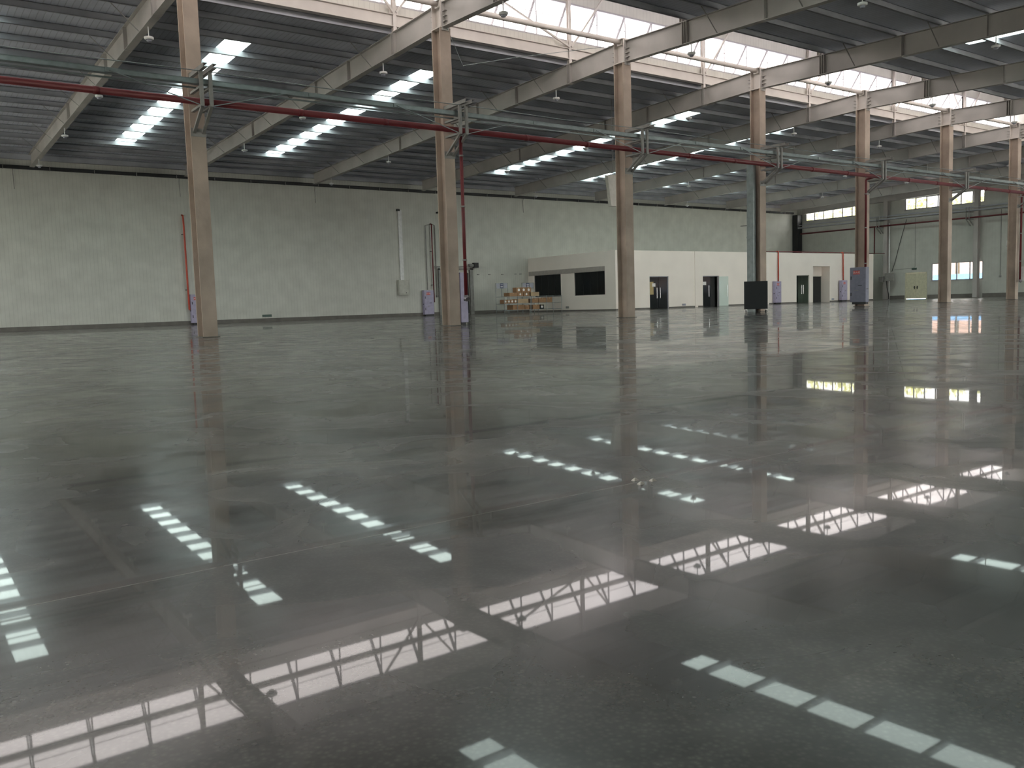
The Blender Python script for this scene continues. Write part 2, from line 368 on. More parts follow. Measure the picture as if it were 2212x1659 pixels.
# awning sashes swung outward, one window band per bay
def sash(w_, s):
    """local: hinge at the top, origin at hinge line start; swings outward (s=+1 to +Y)"""
    a = .60; L = 1.46; dy, dz = s*math.sin(a), -math.cos(a)
    f = MB()
    for x in (.03, w_-.03): f.bar((x, 0, 0), (x, dy*L, dz*L), .045, .04, (0, 1, 0))
    f.bar((0, dy*L, dz*L), (w_, dy*L, dz*L), .04, .045); f.bar((0, .0, 0), (w_, .0, 0), .04, .04)
    g = MB(); i = 0
    g.hexa([(.03, 0, 0), (w_-.03, 0, 0), (w_-.03, dy*L, dz*L), (.03, dy*L, dz*L), (.03, .006, .006), (w_-.03, .006, .006), (w_-.03, dy*L+.006, dz*L+.006), (.03, dy*L+.006, dz*L+.006)])
    arm = MB().tube([(.0, -s*.03, -.66), (.06, s*.10, -.80), (.05, s*.30, -.78), (.02, s*.42, -.64)], .009, 6)
    return f, g, arm
PW = 1.6
wn = 1
for s, y in ((1, YO1+.03), (-1, YO2-.03)):
    f, g, arm = sash(PW, s)
    fm, gm, am = f.mesh('sash', 'alu'), g.mesh('pane', 'skyglass'), arm.mesh('stay', 'alu')
    for k in range(-2, 7):
        a = CX(k)+.05; b = min(CX(k+1)+.05, XM)
        if k == -2: a = XA
        n = int((b-a+.05)/PW)
        r = sroot('window_%d' % wn, (a, y, 12.64)); wn += 1
        fr = MB()
        for i in range(n+1): fr.box(i*PW-.02, i*PW+.02, -.03, .03, -1.48, 0)
        fr.box(0, b-a, -.035, .035, -1.50, -1.44); fr.box(0, b-a, -.05, .05, -.04, .03)
        obj('window_frame', fr, 'alu', r)
        for i in range(n):
            for me, nm in ((fm, 'sash'), (gm, 'pane'), (am, 'stay')):
                o = bpy.data.objects.new(nm, me); COL.objects.link(o); o.parent = r; o.location = (i*PW, 0, 0)
        obj('opening_rod', MB().tube([(0, -s*.06, -.62), (b-a, -s*.06, -.62)], .012, 6), 'alu', r)

# beams on both edges of the opening, posts and braces of the monitor frame
def ibeam_x(L, d=.42, fl=.20):
    return MB().box(0, L, -.008, .008, .02, d-.02).box(0, L, -fl/2, fl/2, 0, .022).box(0, L, -fl/2, fl/2, d-.022, d)
bb_ = ibeam_x(SP-.10).mesh('edge_beam', 'steel')
def bay_words(k): return {-2: 'far out beyond the left picture edge', -1: 'left of the nearest column', 0: 'between the first and second columns', 1: 'between the second and third columns', 2: 'between the third and fourth columns',
                          3: 'between the fourth and fifth columns', 4: 'between the fifth and sixth columns', 5: 'between the sixth and seventh columns', 6: 'past the seventh column', 7: 'in the last bay'}[k]
for s, y, nm in ((1, YO1-.13, 'far'), (-1, YO2+.13, 'near')):
    for k in range(-2, 7):
        if k < 6: me = bb_; L = SP-.1
        else: me = ibeam_x(XM-CX(6)-.1).mesh('edge_beam', 'steel')
        o = bpy.data.objects.new('edge_beam', me); COL.objects.link(o); o.location = (CX(k)+.05, y, 10.39)
        tag(o, 'cream I-beam along the %s edge of the roof opening, %s' % (nm, bay_words(k)), 'beam', 'edge beams of the roof opening')
    for k in range(-1, 7):
        t = thing('monitor_post', 'cream steel post of the raised roof, %s side, %s' % (nm, {-1: 'off the left edge'}.get(k) or 'over the %s column rafter' % ORD[k]), 'post', (CX(k), y, 10.20), 0, 'posts of the raised roof')
        mb = MB().box(-.012, .012, -.06, .06, 0, 3.55).box(-.07, .07, -.066, -.054, 0, 3.55).box(-.07, .07, .054, .066, 0, 3.55)
        obj('post', mb, 'steel', t)
        obj('gusset', MB().prism([(-.18, .62), (.18, .62), (.10, .95), (-.10, .95)], 'y', -.01, .01), 'steel', t)
        yo = -s*.08
        obj('brace', MB().bar((.05, yo, .68), (2.35, yo, 3.5), .07, .07), 'steel', t)
        if k in (1, 2, 6): obj('brace', MB().bar((-.05, yo, .66), (-3.6, yo, 1.95) if k == 2 else (-2.4, yo, 3.3), .07, .07), 'steel', t)

# round ridge tubes between column heads
for k in range(-1, 6):
    t = thing('ridge_tube', 'cream round tube joining the column heads %s' % bay_words(k), 'tube', (CX(k), YR, 10.22), 0, 'round tubes between the column heads')
    obj('tube', MB().tube([(.12, 0, .08), (SP-.12, 0, .08)], .095, 16), 'steel', t, smooth=True)
    obj('end_plate', MB().box(.06, .12, -.13, .13, -.05, .20), 'steel', t); obj('end_plate', MB().box(SP-.12, SP-.06, -.13, .13, -.05, .20), 'steel', t)

# ------------------------------------------------------------------ rafters
def rafter_mbs(y0, y1, s):
    """bevelled I-section along Y from |dy|=y0 to y1 from the ridge; s=+1 far side, -1 near side; local origin at (0, ridge)"""
    def P(y): return raf_z(YR+y), raf_z(YR+y)+raf_d(YR+y)
    web, fl = MB(), MB()
    (a0, a1), (b0, b1) = P(y0), P(y1); t = .02
    web.hexa([(-.007, s*y0, a0), (.007, s*y0, a0), (.007, s*y1, b0), (-.007, s*y1, b0), (-.007, s*y0, a1), (.007, s*y0, a1), (.007, s*y1, b1), (-.007, s*y1, b1)])
    for w0, w1 in ((0, t), (-t, 0)):
        za, zb = (a0, b0) if w0 == 0 else (a1, b1)
        fl.hexa([(-.12, s*y0, za+w0), (.12, s*y0, za+w0), (.12, s*y1, zb+w0), (-.12, s*y1, zb+w0), (-.12, s*y0, za+w1), (.12, s*y0, za+w1), (.12, s*y1, zb+w1), (-.12, s*y1, zb+w1)])
    return web, fl
def plates(ds, s):
    mb = MB()
    for d in ds:
        z = raf_z(YR+d); mb.box(-.12, .12, s*d-.008, s*d+.008, z-.01, z+raf_d(YR+d)+.01)
    return mb
def stays(s):
    out = []
    for i, y in enumerate(PUR_F[1:15:2]):
        d = y-YR; z = raf_z(YR+d)
        out.append(MB().bar((-.10, s*d, z+.04), (-.95, s*d, roof_z(y)-.16), .035, .012))
    return out
protos = {}
rlab = {-2: 'out of frame to the left', -1: 'beyond the left picture edge', 0: 'meeting the nearest column', 1: 'meeting the second column', 2: 'meeting the third column', 3: 'meeting the fourth column with the trunking', 4: 'meeting the fifth column', 5: 'meeting the sixth column', 6: 'meeting the seventh column', 7: 'beyond the seventh column', 8: 'close to the end wall'}
for s, nm in ((1, 'far'), (-1, 'near')):
    yend = 28.35 if s > 0 else 29.4
    web, fl = rafter_mbs(.27, yend, s)
    pr = thing('rafter', 'x', 'rafter', (CX(-1), YR, 0), 0, 'rafters of the %s roof slope' % nm)
    w_ = obj('web', web, 'rafter', pr); obj('flange', fl, 'rafter', w_)
    obj('splice_plate', plates([2.92, 3.00, 3.08] if s > 0 else [3.1, 3.2, 3.3], s), 'rafter', pr)
    obj('splice_plate', plates([6.55, 6.59], s), 'rafter', pr)
    for q in (9.6, 17.0): obj('stiffener', plates([q], s), 'rafter', pr)
    for mb in stays(s): obj('flange_brace', mb, 'bracket', pr)
    # web stiffeners by the column head
    st = MB()
    for z in (.14, .30, .46): st.prism([(s*.27, 9.52+z), (s*.45, 9.52+z+.02), (s*.27, 9.52+z+.05)], 'x', -.10, .10)
    obj('end_plate', MB().box(-.13, .13, min(s*.262, s*.285), max(s*.262, s*.285), 9.42, 10.34), 'rafter', pr)
    obj('end_stiffener', st, 'rafter', pr)
    pr['label'] = 'grey rafter of the %s roof slope, %s' % (nm, rlab[-1])
    for k in list(range(0, 9)):
        dup(pr, (CX(k), YR, 0), label='grey rafter of the %s roof slope, %s' % (nm, rlab[k]))
# gable rafter strip on the end wall
for s, nm in ((1, 'far'), (-1, 'near')):
    web, fl = rafter_mbs(0, 28.9, s); t = thing('gable_rafter', 'grey gable rafter against the end wall under the %s roof slope' % nm, 'rafter', (XE-.17, YR, 0))
    w_ = obj('web', web, 'rafter', t); obj('flange', fl, 'rafter', w_)

# purlins: Z sections the full length of the hall
def purlin(y, s, first):
    z = roof_z(y)-.235
    x1 = XE-.02
    mb = MB().box(XA, x1, y-.006, y+.006, z, z+.23).box(XA, x1, y-.07, y+.006, z, z+.012).box(XA, x1, y-.006, y+.07, z+.218, z+.23)
    mb.box(XA, x1, y-.07, y-.06, z, z+.03)
    return obj('purlin', mb, 'purlin')
for i, y in enumerate(PUR_F[:-1]):
    yy = y+.30 if i == 0 else y
    tag(purlin(yy, 1, i == 0), 'long grey purlin, far roof slope, %s out from the roof opening' % (ORD[i]), 'purlin', 'purlins of the far roof slope')
    tag(purlin(2*YR-yy, -1, i == 0), 'long grey purlin, near roof slope, %s out from the roof opening' % (ORD[i]), 'purlin', 'purlins of the near roof slope')
# eave strut at the top of the far wall
tag(obj('eave_strut', MB().box(XA, XE-.02, 53.72, 53.74, 9.20, 9.50).box(XA, XE-.02, 53.66, 53.80, 9.20, 9.22).box(XA, XE-.02, 53.66, 53.80, 9.48, 9.50), 'purlin'), 'grey steel eave strut running along the top of the far wall', 'beam')

# ------------------------------------------------------------------ columns
def column_proto():
    t = thing('column', 'x', 'column', (CX(0), YR, 0), 0, 'H-section columns along the middle of the hall')
    mb = MB().box(-.03, .03, -.22, .22, 0, 9.50)
    mb.box(-.20, .20, -.26, -.215, 0, 9.50).box(-.20, .20, .215, .26, 0, 9.50)
    sh = obj('shaft', mb, 'column', t, bevel=.008)
    hd = MB().box(-.012, .012, -.24, .24, 9.53, 10.36).box(-.17, .17, -.26, -.235, 9.53, 10.36).box(-.17, .17, .235, .26, 9.53, 10.36)
    hd.box(-.17, .17, -.26, .26, 10.36, 10.385)
    obj('head', hd, 'steel', t)
    obj('seat_plate', MB().box(-.20, .20, -.285, .285, 9.50, 9.53), 'steel', t)
    obj('base_plate', MB().box(-.24, .24, -.31, .31, 0, .02), 'plinth', t)
    return t
cl = ['beige steel column nearest the camera, leftmost of the row', 'beige steel column with a red drop pipe and lilac cabinet at its side, second of the row',
      'beige steel column standing before the corner of the white office, third of the row', 'beige steel column with galvanised trunking behind the black wheeled box',
      'beige steel column with the blue-grey hose cabinet at its foot', 'beige steel column in front of the lower end-wall window, sixth of the row', 'beige steel column at the right edge of the picture, seventh of the row',
      'beige steel column past the seventh, out of frame', 'beige steel column of the row nearest the end wall']
cp = column_proto(); cp['label'] = cl[0]
for k in range(1, 9): dup(cp, (CX(k), YR, 0), label=cl[k])

# wall pillars on the end wall
for y, lb in ((44.2, 'grey steel wall pillar between the white office and the cream double door'), (36.1, 'grey steel wall pillar crossing the lower end-wall window'),
              (28.1, 'grey wall pillar on the end wall, third from the office'), (20.0, 'grey wall pillar on the end wall, fourth from the office'), (12.0, 'grey wall pillar on the end wall, fifth from the office'), (4.0, 'grey wall pillar on the end wall, sixth from the office')):
    t = thing('wall_pillar', lb, 'pillar', (XE-.37, y, 0), 0, 'pillars on the end wall')
    zt = raf_z(y)
    obj('shaft', MB().box(-.20, .20, -.006, .006, 0, zt).box(-.212, -.20, -.19, .19, 0, zt).box(.20, .212, -.19, .19, 0, zt), 'rafter', t)
    obj('base_plate', MB().box(-.25, .25, -.23, .23, 0, .02), 'plinth', t)

# ------------------------------------------------------------------ brackets, trays and mains along the column row
def bracket_proto():
    t = thing('pipe_bracket', 'x', 'bracket', (0, 0, 0), 0, 'pipe brackets on the column row')   # local: origin at column centre line
    for dx in (-.11, .13):
        obj('arm', MB().box(dx-.05, dx+.05, -1.52, -.26, 6.92, 6.935).box(dx-.05, dx-.04, -1.52, -.26, 6.935, 7.03).box(dx-.05, dx+.05, -1.52, -.26, 7.02, 7.035), 'bracket', t)
        obj('arm', MB().box(dx-.04, dx+.04, -1.06, -.26, 6.50, 6.56), 'bracket', t)
        obj('arm', MB().box(dx-.04, dx+.04, -1.12, -.26, 6.03, 6.09), 'bracket', t)
        obj('hanger', MB().box(dx-.045, dx+.045, -1.15, -1.08, 6.03, 6.94), 'bracket', t)
        obj('brace', MB().bar((dx, -1.10, 6.04), (dx, -.28, 5.50), .08, .06), 'bracket', t)
    obj('back_plate', MB().box(-.20, .20, -.275, -.26, 5.40, 5.62), 'bracket', t)
    return t
bl = ['on the nearest column', 'on the second column above the red drop pipe', 'on the third column', 'on the fourth column above the trunking', 'on the fifth column', 'on the sixth column', 'on the seventh column at the right edge', 'on the eighth column', 'on the last column by the end wall']
bp = bracket_proto(); bp.location = (CX(0), YR, 0); bp['label'] = 'grey steel pipe bracket '+bl[0]
for k in range(1, 9): dup(bp, (CX(k), YR, 0), label='grey steel pipe bracket '+bl[k])

YP, ZP = 23.56, 6.20
t = thing('fire_main', 'dark red fire main pipe running along the whole column row', 'pipe', (0, YP, ZP))
obj('pipe', MB().tube([(XA, 0, 0), (XE-.9, 0, 0)], .088, 20), 'red', t, smooth=True)
for k in range(0, 9):
    for dx in (-2.6, 2.7):
        obj('coupling', MB().tube([(CX(k)+dx-.07, 0, 0), (CX(k)+dx+.07, 0, 0)], .098, 20), 'red', t, smooth=True)
t = thing('cable_tray', 'galvanised steel cable tray hung above the red fire main', 'cable tray', (0, 0, 0))
obj('tray', MB().box(XA, XE-.9, 23.40, 23.41, 6.62, 6.74).box(XA, XE-.9, 23.56, 23.57, 6.62, 6.74).box(XA, XE-.9, 23.40, 23.57, 6.615, 6.625), 'galv', t)
obj('lip', MB().box(XA, XE-.9, 23.385, 23.40, 6.73, 6.745).box(XA, XE-.9, 23.57, 23.585, 6.73, 6.745), 'galv', t)
for k in range(-1, 9):
    for dx in (2.9, 5.6): obj('joint_plate', MB().box(CX(k)+dx, CX(k)+dx+.35, 23.375, 23.40, 6.63, 6.73), 'galv', t)
tr = obj('lower_channel', MB().box(XA, XE-.9, 23.62, 23.66, 6.54, 6.58), 'galv'); tag(tr, 'thin galvanised channel alongside the cable tray over the fire main', 'channel')
for k in range(0, 9):
    c0 = CX(k)
    t = thing('brace_rod', 'thin galvanised sway rods at the bracket '+bl[k], 'rod', (c0, 23.30, 6.06), 0, 'sway rods beside the pipe brackets')
    obj('rod', MB().bar((-.15, 0, 0), (-2.3, .06, .62), .022, .022), 'galv', t)
    obj('rod', MB().bar((.18, 0, 0), (2.4, .06, .62), .022, .022), 'galv', t)
for k in range(-1, 8):
    tag(obj('tie_wire', MB().tube([(CX(k)+.15, 23.20, 6.90), (CX(k)+4, 23.20, 6.86), (CX(k+1)-.15, 23.20, 6.90)], .014, 6), 'galv'), 'thin tie wire above the cable tray %s' % bay_words(k), 'wire', 'tie wires above the cable tray')

tag(obj('slack_wire', MB().tube([(15.50, 24.08, 9.52), (16.41, 24.6, 8.56), (18.53, 24.6, 9.11), (23.25, 24.6, 10.2)], .010, 6), 'galv'), 'slack thin wire hanging from the second column head toward the third', 'wire')
for i, (x, y) in enumerate(((2.19, 2.25), (2.23, 2.20), (2.16, 2.19))):
    tag(obj('mortar_chip', MB().hexa([(x-.012, y-.010, 0), (x+.014, y-.008, 0), (x+.010, y+.012, 0), (x-.011, y+.009, 0), (x-.006, y-.005, .008), (x+.007, y-.004, .007), (x+.005, y+.006, .009), (x-.006, y+.005, .006)]), 'soffit'), ['largest pale mortar chip beside the floor joint', 'pale mortar chip on the floor joint, nearest the camera', 'smallest pale mortar chip on the floor joint'][i], 'chip', 'mortar chips on the floor joint')

# drop pipes
def drop_pipe(x, y, z1, z0, m, lb, ball=True, r=.055, elbow=True, toy=-.0):
    t = thing('drop_pipe', lb, 'pipe', (x, y, z0), 0)
    h = z1-z0
    obj('pipe', MB().tube([(0, 0, 0), (0, 0, h-.05), (0, -.04, h), (0, 23.60-y, h+.04)] if y > 23.8 else [(0, 0, 0), (0, 0, h)], r, 14), m, t, smooth=True)
    for q in (.22, .55, .86): obj('clamp', MB().tube([(0, 0, h*q), (0, 0, h*q+.05)], r*1.3, 14), 'bracket', t, smooth=True)
    if ball:
        obj('elbow', MB().tube([(0, 0, .03), (0, -.01, -.06), (0, -.08, -.10)], [r*1.3, r*1.45, r*1.5], 14), 'brass', t, smooth=True)
    return t
drop_pipe(CX(1)+.10, 23.62, 6.12, .95, 'red', 'red drop pipe ending in a metal elbow in front of the second column')
drop_pipe(CX(4)-.37, 23.98, 6.12, .92, 'red', 'dark red drop pipe down the fifth column to the blue-grey cabinet')
drop_pipe(CX(6)+.02, 23.98, 6.12, 1.15, 'red', 'red drop pipe beside the seventh column at the right picture edge')

# ------------------------------------------------------------------ hose cabinets
TXT = {}
def text(body, size, loc, rot, m, parent, name='lettering', extrude=.002):
    cu = bpy.data.curves.new(name, 'FONT'); cu.body = body; cu.size = size; cu.extrude = extrude; cu.align_x = 'CENTER'; cu.align_y = 'CENTER'
    if body not in TXT:
        q = bpy.data.objects.new('q', cu); COL.objects.link(q); bpy.context.view_layer.update()
        TXT[body] = bpy.data.meshes.new_from_object(q.evaluated_get(bpy.context.evaluated_depsgraph_get())); bpy.data.objects.remove(q)
        TXT[body].materials.clear(); TXT[body].materials.append(MT[m])
    o = bpy.data.objects.new(name, TXT[body]); COL.objects.link(o); o.parent = parent; o.location = loc; o.rotation_euler = rot
    return o
def hose_cabinet(lb, loc, rotz, m, w_=.80, d=.26, h=1.82):
    """front faces local -Y, origin bottom centre of the back face"""
    t = thing('hose_cabinet', lb, 'fire cabinet', loc, rotz, 'fire hose cabinets')
    obj('body', MB().box(-w_/2, w_/2, -d, 0, .10, h), m, t, bevel=.006)
    obj('plinth', MB().box(-w_/2+.10, w_/2-.02, -d+.03, -.02, 0, .10), 'black', t)
    for z0, z1 in ((.84, h-.02), (.12, .82)):
        dr = obj('door', MB().box(-w_/2+.015, w_/2-.015, -d-.018, -d, z0, z1), m, t, bevel=.004)
        zc = (z0+z1)/2-(.02 if z0 > .5 else -.02)
        obj('handle', MB().box(-w_/2+.06, -w_/2+.10, -d-.034, -d-.018, zc-.08, zc+.08), 'black', dr, bevel=.004)
    sg = obj('sign', MB().box(-w_*.28, w_*.14, -d-.022, -d-.018, h-.34, h-.16), 'signred', t)
    text('消火栓', .125, (-w_*.07, -d-.024, h-.255), (math.pi/2, 0, 0), 'paper', sg)
    obj('label_strip', MB().box(w_*.02, w_*.26, -d-.021, -d-.018, .90, .93), 'black', t)
    obj('label_strip', MB().box(-w_*.20, w_*.05, -d-.021, -d-.018, .66, .685), 'bracket', t)
    obj('knob', MB().tube([(-w_/2, -d*.55, .84), (-w_/2-.02, -d*.55, .84)], .04, 12), 'black', t)
    return t
hose_cabinet('lilac hose cabinet on the far wall, half hidden behind the nearest column', (15.93, 53.93, 0), 0, 'lilac')
hose_cabinet('lilac hose cabinet on the far wall behind the second column, red sign on its front', (32.20, 53.93, 0), 0, 'lilac')
hose_cabinet('lilac hose cabinet fixed sideways to the second column behind the red pipe', (CX(1)+.22, 24.42, 0), math.pi/2, 'lilac', .62, .26, 1.74)
hose_cabinet('lilac hose cabinet against the white office wall beside the black box', (59.02, 44.08, 0), 0, 'lilac', .76)
hose_cabinet('lilac hose cabinet on the office wall, partly behind the blue-grey one', (68.10, 43.98, 0), 0, 'lilac', .80)
hose_cabinet('large hose cabinet in shade-darkened blue-grey on the fifth column', (CX(4)-.21, 24.32, .12), -math.pi/2, 'bluegrey_shade', .86, .26, 1.80)
# pipes serving wall cabinets
def wall_pipe(name, pts, r, m, lb, n=10, clamps=()):
    t = thing(name, lb, 'pipe', (0, 0, 0))
    obj('pipe', MB().tube(pts, r, n), m, t, smooth=True)
    for x, y, z in clamps: obj('clamp', MB().box(x-.14, x+.02, y-.02, y+.1, z-.02, z+.02), 'black', t)
    return t
wall_pipe('riser_pipe', [(15.42, 53.96, 6.55), (15.42, 53.80, 6.52), (15.44, 53.80, 6.3), (15.46, 53.80, .95), (15.50, 53.80, .90)], .055, 'redo', 'orange-red riser pipe on the far wall just left of the nearest column', 12, [(15.44, 53.85, 5.4), (15.46, 53.85, 2.1)])
wall_pipe('riser_pipe', [(32.70, 53.96, 6.55), (32.72, 53.82, 6.50), (32.72, 53.82, .95)], .045, 'red', 'red riser pipe down the far wall to the cabinet behind the second column', 12, [(32.72, 53.87, 4.6), (32.72, 53.87, 2.2)])
wall_pipe('conduit', [(32.70, 53.90, 6.50), (32.25, 53.90, 6.42), (32.25, 53.90, 1.86)], .028, 'bracket', 'grey conduit on the far wall left of the red riser pipe')
wall_pipe('conduit', [(32.78, 53.93, 6.55), (33.05, 53.93, 6.45), (33.05, 53.93, 1.45)], .028, 'bracket', 'grey conduit on the far wall right of the red riser pipe')
tag(obj('switch_box', MB().box(32.98, 33.12, 53.88, 53.99, 1.30, 1.45), 'bracket'), 'small grey switch at the foot of the conduit by the far wall cabinet', 'switch')
# conduit and beige panel box between the first two columns
t = thing('electrical_box', 'beige electrical box on the far wall under a wide white duct', 'electrical box', (30.25, 53.97, 1.52))
obj('body', MB().box(-.40, .40, -.22, 0, 0, 1.05), 'boxgrey', t, bevel=.01); obj('door', MB().box(-.35, .35, -.235, -.22, .05, 1.0), 'boxgrey', t, bevel=.006)
obj('lock', MB().box(.14, .19, -.25, -.235, .12, .18), 'black', t)
t = thing('trunking', 'wide white vertical trunking on the far wall above the beige box', 'duct', (30.25, 53.99, 2.57))
obj('duct', MB().box(-.16, .12, -.10, 0, 0, 4.85), 'white', t); obj('end_cap', MB().box(-.24, -.02, -.13, 0, 4.78, 4.92), 'black', t)
tag(obj('floor_exit_sign', MB().box(20.02, 20.62, 53.93, 53.99, .32, .47), 'green', bevel=.01), 'low dark green evacuation sign on the far wall near the floor', 'sign')
tag(obj('wall_sensor', MB().box(33.25, 33.50, 53.80, 53.99, 7.30, 7.42), 'black'), 'small black sensor on the far wall beside the second column', 'sensor')
t = thing('drain_pipe', 'long black pipe running along the far wall under the roof', 'pipe', (0, 53.80, 8.80))
obj('pipe', MB().box(XA, XE-.9, -.09, .09, -.10, .09), 'blackpipe', t, bevel=.04)
for i in range(34):
    o = obj('clip', MB().box(0, .03, -.105, .105, -.115, .105), 'bracket', t) if i == 0 else None
    if i == 0: clip = o; clip.location = (-.5, 0, 0)
    else:
        c = clip.copy(); COL.objects.link(c); c.location = (-.5+2.24*i, 0, 0)
for x, nm in ((6.71, 'far left by the picture edge'), (15.38, 'behind the nearest column'), (24.0, 'between the nearest column and the beige box'), (41.1, 'above the office corner')):
    tag(obj('hanging_wire', MB().tube([(x, 53.87, 8.74), (x, 53.95, 8.5), (x+.02, 53.95, 7.65)], .018, 6), 'bracket'), 'short loose wire under the black pipe, '+nm, 'wire')
for i, (x, z) in enumerate(((36.72, 2.92), (37.73, 2.92), (38.94, 2.92), (40.2, 2.95), (40.7, 2.95))):
    tag(obj('wall_bolt', MB().box(x-.09, x+.09, 53.93, 53.99, z-.03, z+.03), 'bracket'), 'small bolt in a row on the far wall above the racks, %s from the left' % ORD[i], 'bolt', 'bolts on the far wall above the racks')

# sliding door on the far wall behind the second column
t = thing('sliding_door', 'grey framed sliding door on the far wall, mostly behind the second column', 'door', (33.2, 53.90, 0))
obj('leaf', MB().box(.30, 2.60, -.03, .03, .02, 3.20), 'boxgrey', t)
obj('frame', MB().box(0, .22, -.06, .06, 0, 3.38).box(2.70, 3.0, -.06, .06, 0, 3.38).box(0, 3.0, -.06, .06, 3.28, 3.38), 'bracket', t)
obj('seal_strip', MB().box(2.34, 2.56, -.05, -.03, .05, 3.05), 'black', t)
obj('rail', MB().box(-.35, 3.3, -.14, -.08, 3.46, 3.54), 'bracket', t)
mo = obj('motor', MB().tube([(2.55, -.14, 3.58), (3.25, -.14, 3.58)], .12, 12), 'bracket', t)
obj('gearbox', MB().box(2.95, 3.35, -.3, -.02, 3.42, 3.78), 'black', mo, bevel=.02)

# ------------------------------------------------------------------ highbay lamps under the rafters
def lamp_proto():
    t = thing('highbay_lamp', 'x', 'lamp', (0, 0, 0), 0, 'hanging lamps under the rafters')
    obj('rod', MB().tube([(0, 0, .06), (0, 0, .36)], .016, 8), 'white', t)
    obj('housing', MB().tube([(0, 0, -.03), (0, 0, .0), (0, 0, .05), (0, 0, .07)], [.11, .14, .14, .05], 16), 'white', t, smooth=True)
    obj('lens', MB().tube([(0, 0, -.09), (0, 0, -.075), (0, 0, -.03)], [.03, .07, .08], 14), 'signgrey', t, smooth=True)
    return t
rl2 = dict(rlab); rl2.update({-1: 'off the left edge', 0: 'at the nearest column', 1: 'at the second column', 2: 'at the third column', 3: 'at the fourth column', 4: 'at the fifth column', 5: 'at the sixth column', 6: 'at the seventh column', 7: 'past the seventh column'})
lp = None
for s, yy in ((1, [28.3, 35.6, 42.8, 50.2]), (-1, [20.95, 14.53, 8.0])):
    for q, y in enumerate(yy):
        for k in range(-1, 8):
            if k < 0 and not (s > 0): continue
            loc = (CX(k)+(-.02), y, raf_z(y)-.38)
            side = ('far' if s > 0 else 'near'); lb = 'white hanging lamp, %s from the ridge, %s slope rafter %s' % (ORD[q], side, rl2[k])
            if lp is None: lp = lamp_proto(); lp.location = loc; lp['label'] = lb
            else: dup(lp, loc, label=lb)

# ------------------------------------------------------------------ white office
OX0, OX1, OY, OZ = 41.45, 73.2, 44.12, 4.13
# side wall (faces -X), holes for two windows
us = [OY+.2, 45.22, 48.50, 50.04, 53.25, YF]
mb = MB()
for i in range(5):
    for j, (z0, z1) in enumerate(((0, 1.12), (1.12, 2.77), (2.77, OZ))):
        if j == 1 and i in (1, 3): continue
        mb.box(OX0, OX0+.2, us[i], us[i+1], z0, z1)
struct('wall_office_side', mb, 'plaster')
# front wall (faces -Y) with door openings and the recess
D1, D2, D3, AL = (44.74, 46.67), (50.35, 52.18), (61.84, 63.59), (64.11, 66.52)
xs = [OX0, D1[0], D1[1], D2[0], D2[1], D3[0], D3[1], AL[0], AL[1], OX1]; mb = MB()
for i in range(len(xs)-1):
    if i % 2 == 0: mb.box(xs[i], xs[i+1], OY, OY+.2, 0, OZ)
    else: mb.box(xs[i], xs[i+1], OY, OY+.2, 3.04 if i == 7 else 2.31, OZ)
struct('wall_office_front', mb, 'plaster')
struct('wall_office_end', MB().box(OX1-.2, OX1, OY+.2, YF, 0, OZ), 'plaster')
struct('ceiling_office', MB().box(OX0+.2, OX1-.2, OY+.2, YF, OZ-.25, OZ-.05), 'plaster')
for i, x in enumerate((49.45, 57.85)): struct('trim_%d' % (i+1), MB().box(x, x+.30, OY-.05, OY, 0, OZ), 'plaster')
struct('wall_office_recess', MB().box(AL[0]-.1, AL[0], OY+.2, OY+1.4, 0, 3.14).box(AL[1], AL[1]+.1, OY+.2, OY+1.4, 0, 3.14).box(AL[0], AL[1], OY+.2, OY+1.4, 3.04, 3.14)
       .box(AL[0], AL[0]+1.10, OY+.8, OY+.9, 0, 3.04).box(AL[0]+1.10, AL[1], OY+.8, OY+.9, 2.25, 3.04), 'plaster')
struct('baseboard_office_front', MB().box(OX0, D1[0], OY-.02, OY, 0, .10).box(D1[1], D2[0], OY-.02, OY, 0, .10).box(D2[1], D3[0], OY-.02, OY, 0, .10).box(AL[1], OX1, OY-.02, OY, 0, .10), 'plinth')
struct('baseboard_office_side', MB().box(OX0-.02, OX0, OY, YF-.1, 0, .09), 'plinth')
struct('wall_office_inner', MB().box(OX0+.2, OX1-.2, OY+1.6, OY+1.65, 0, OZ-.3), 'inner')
struct('trim_4', MB().box(OX0-.03, OX0, 45.2, 53.9, 2.77, 3.10), 'soffit')
for i, (a, b) in enumerate(((45.22, 48.50), (50.04, 53.25))):
    r = sroot('window_%d' % wn, (OX0+.07, a, 1.12)); wn += 1; L = b-a
    f = MB()
    for y in (0, .79, 1.55, 2.35, L-.04): f.box(0, .05, y, y+.04, 0, 1.65)
    f.box(0, .05, 0, L, 0, .04).box(0, .05, 0, L, 1.61, 1.65)
    obj('window_frame', f, 'black', r); obj('pane', MB().box(.015, .03, .04, L-.04, .04, 1.61), 'blackglass', r)
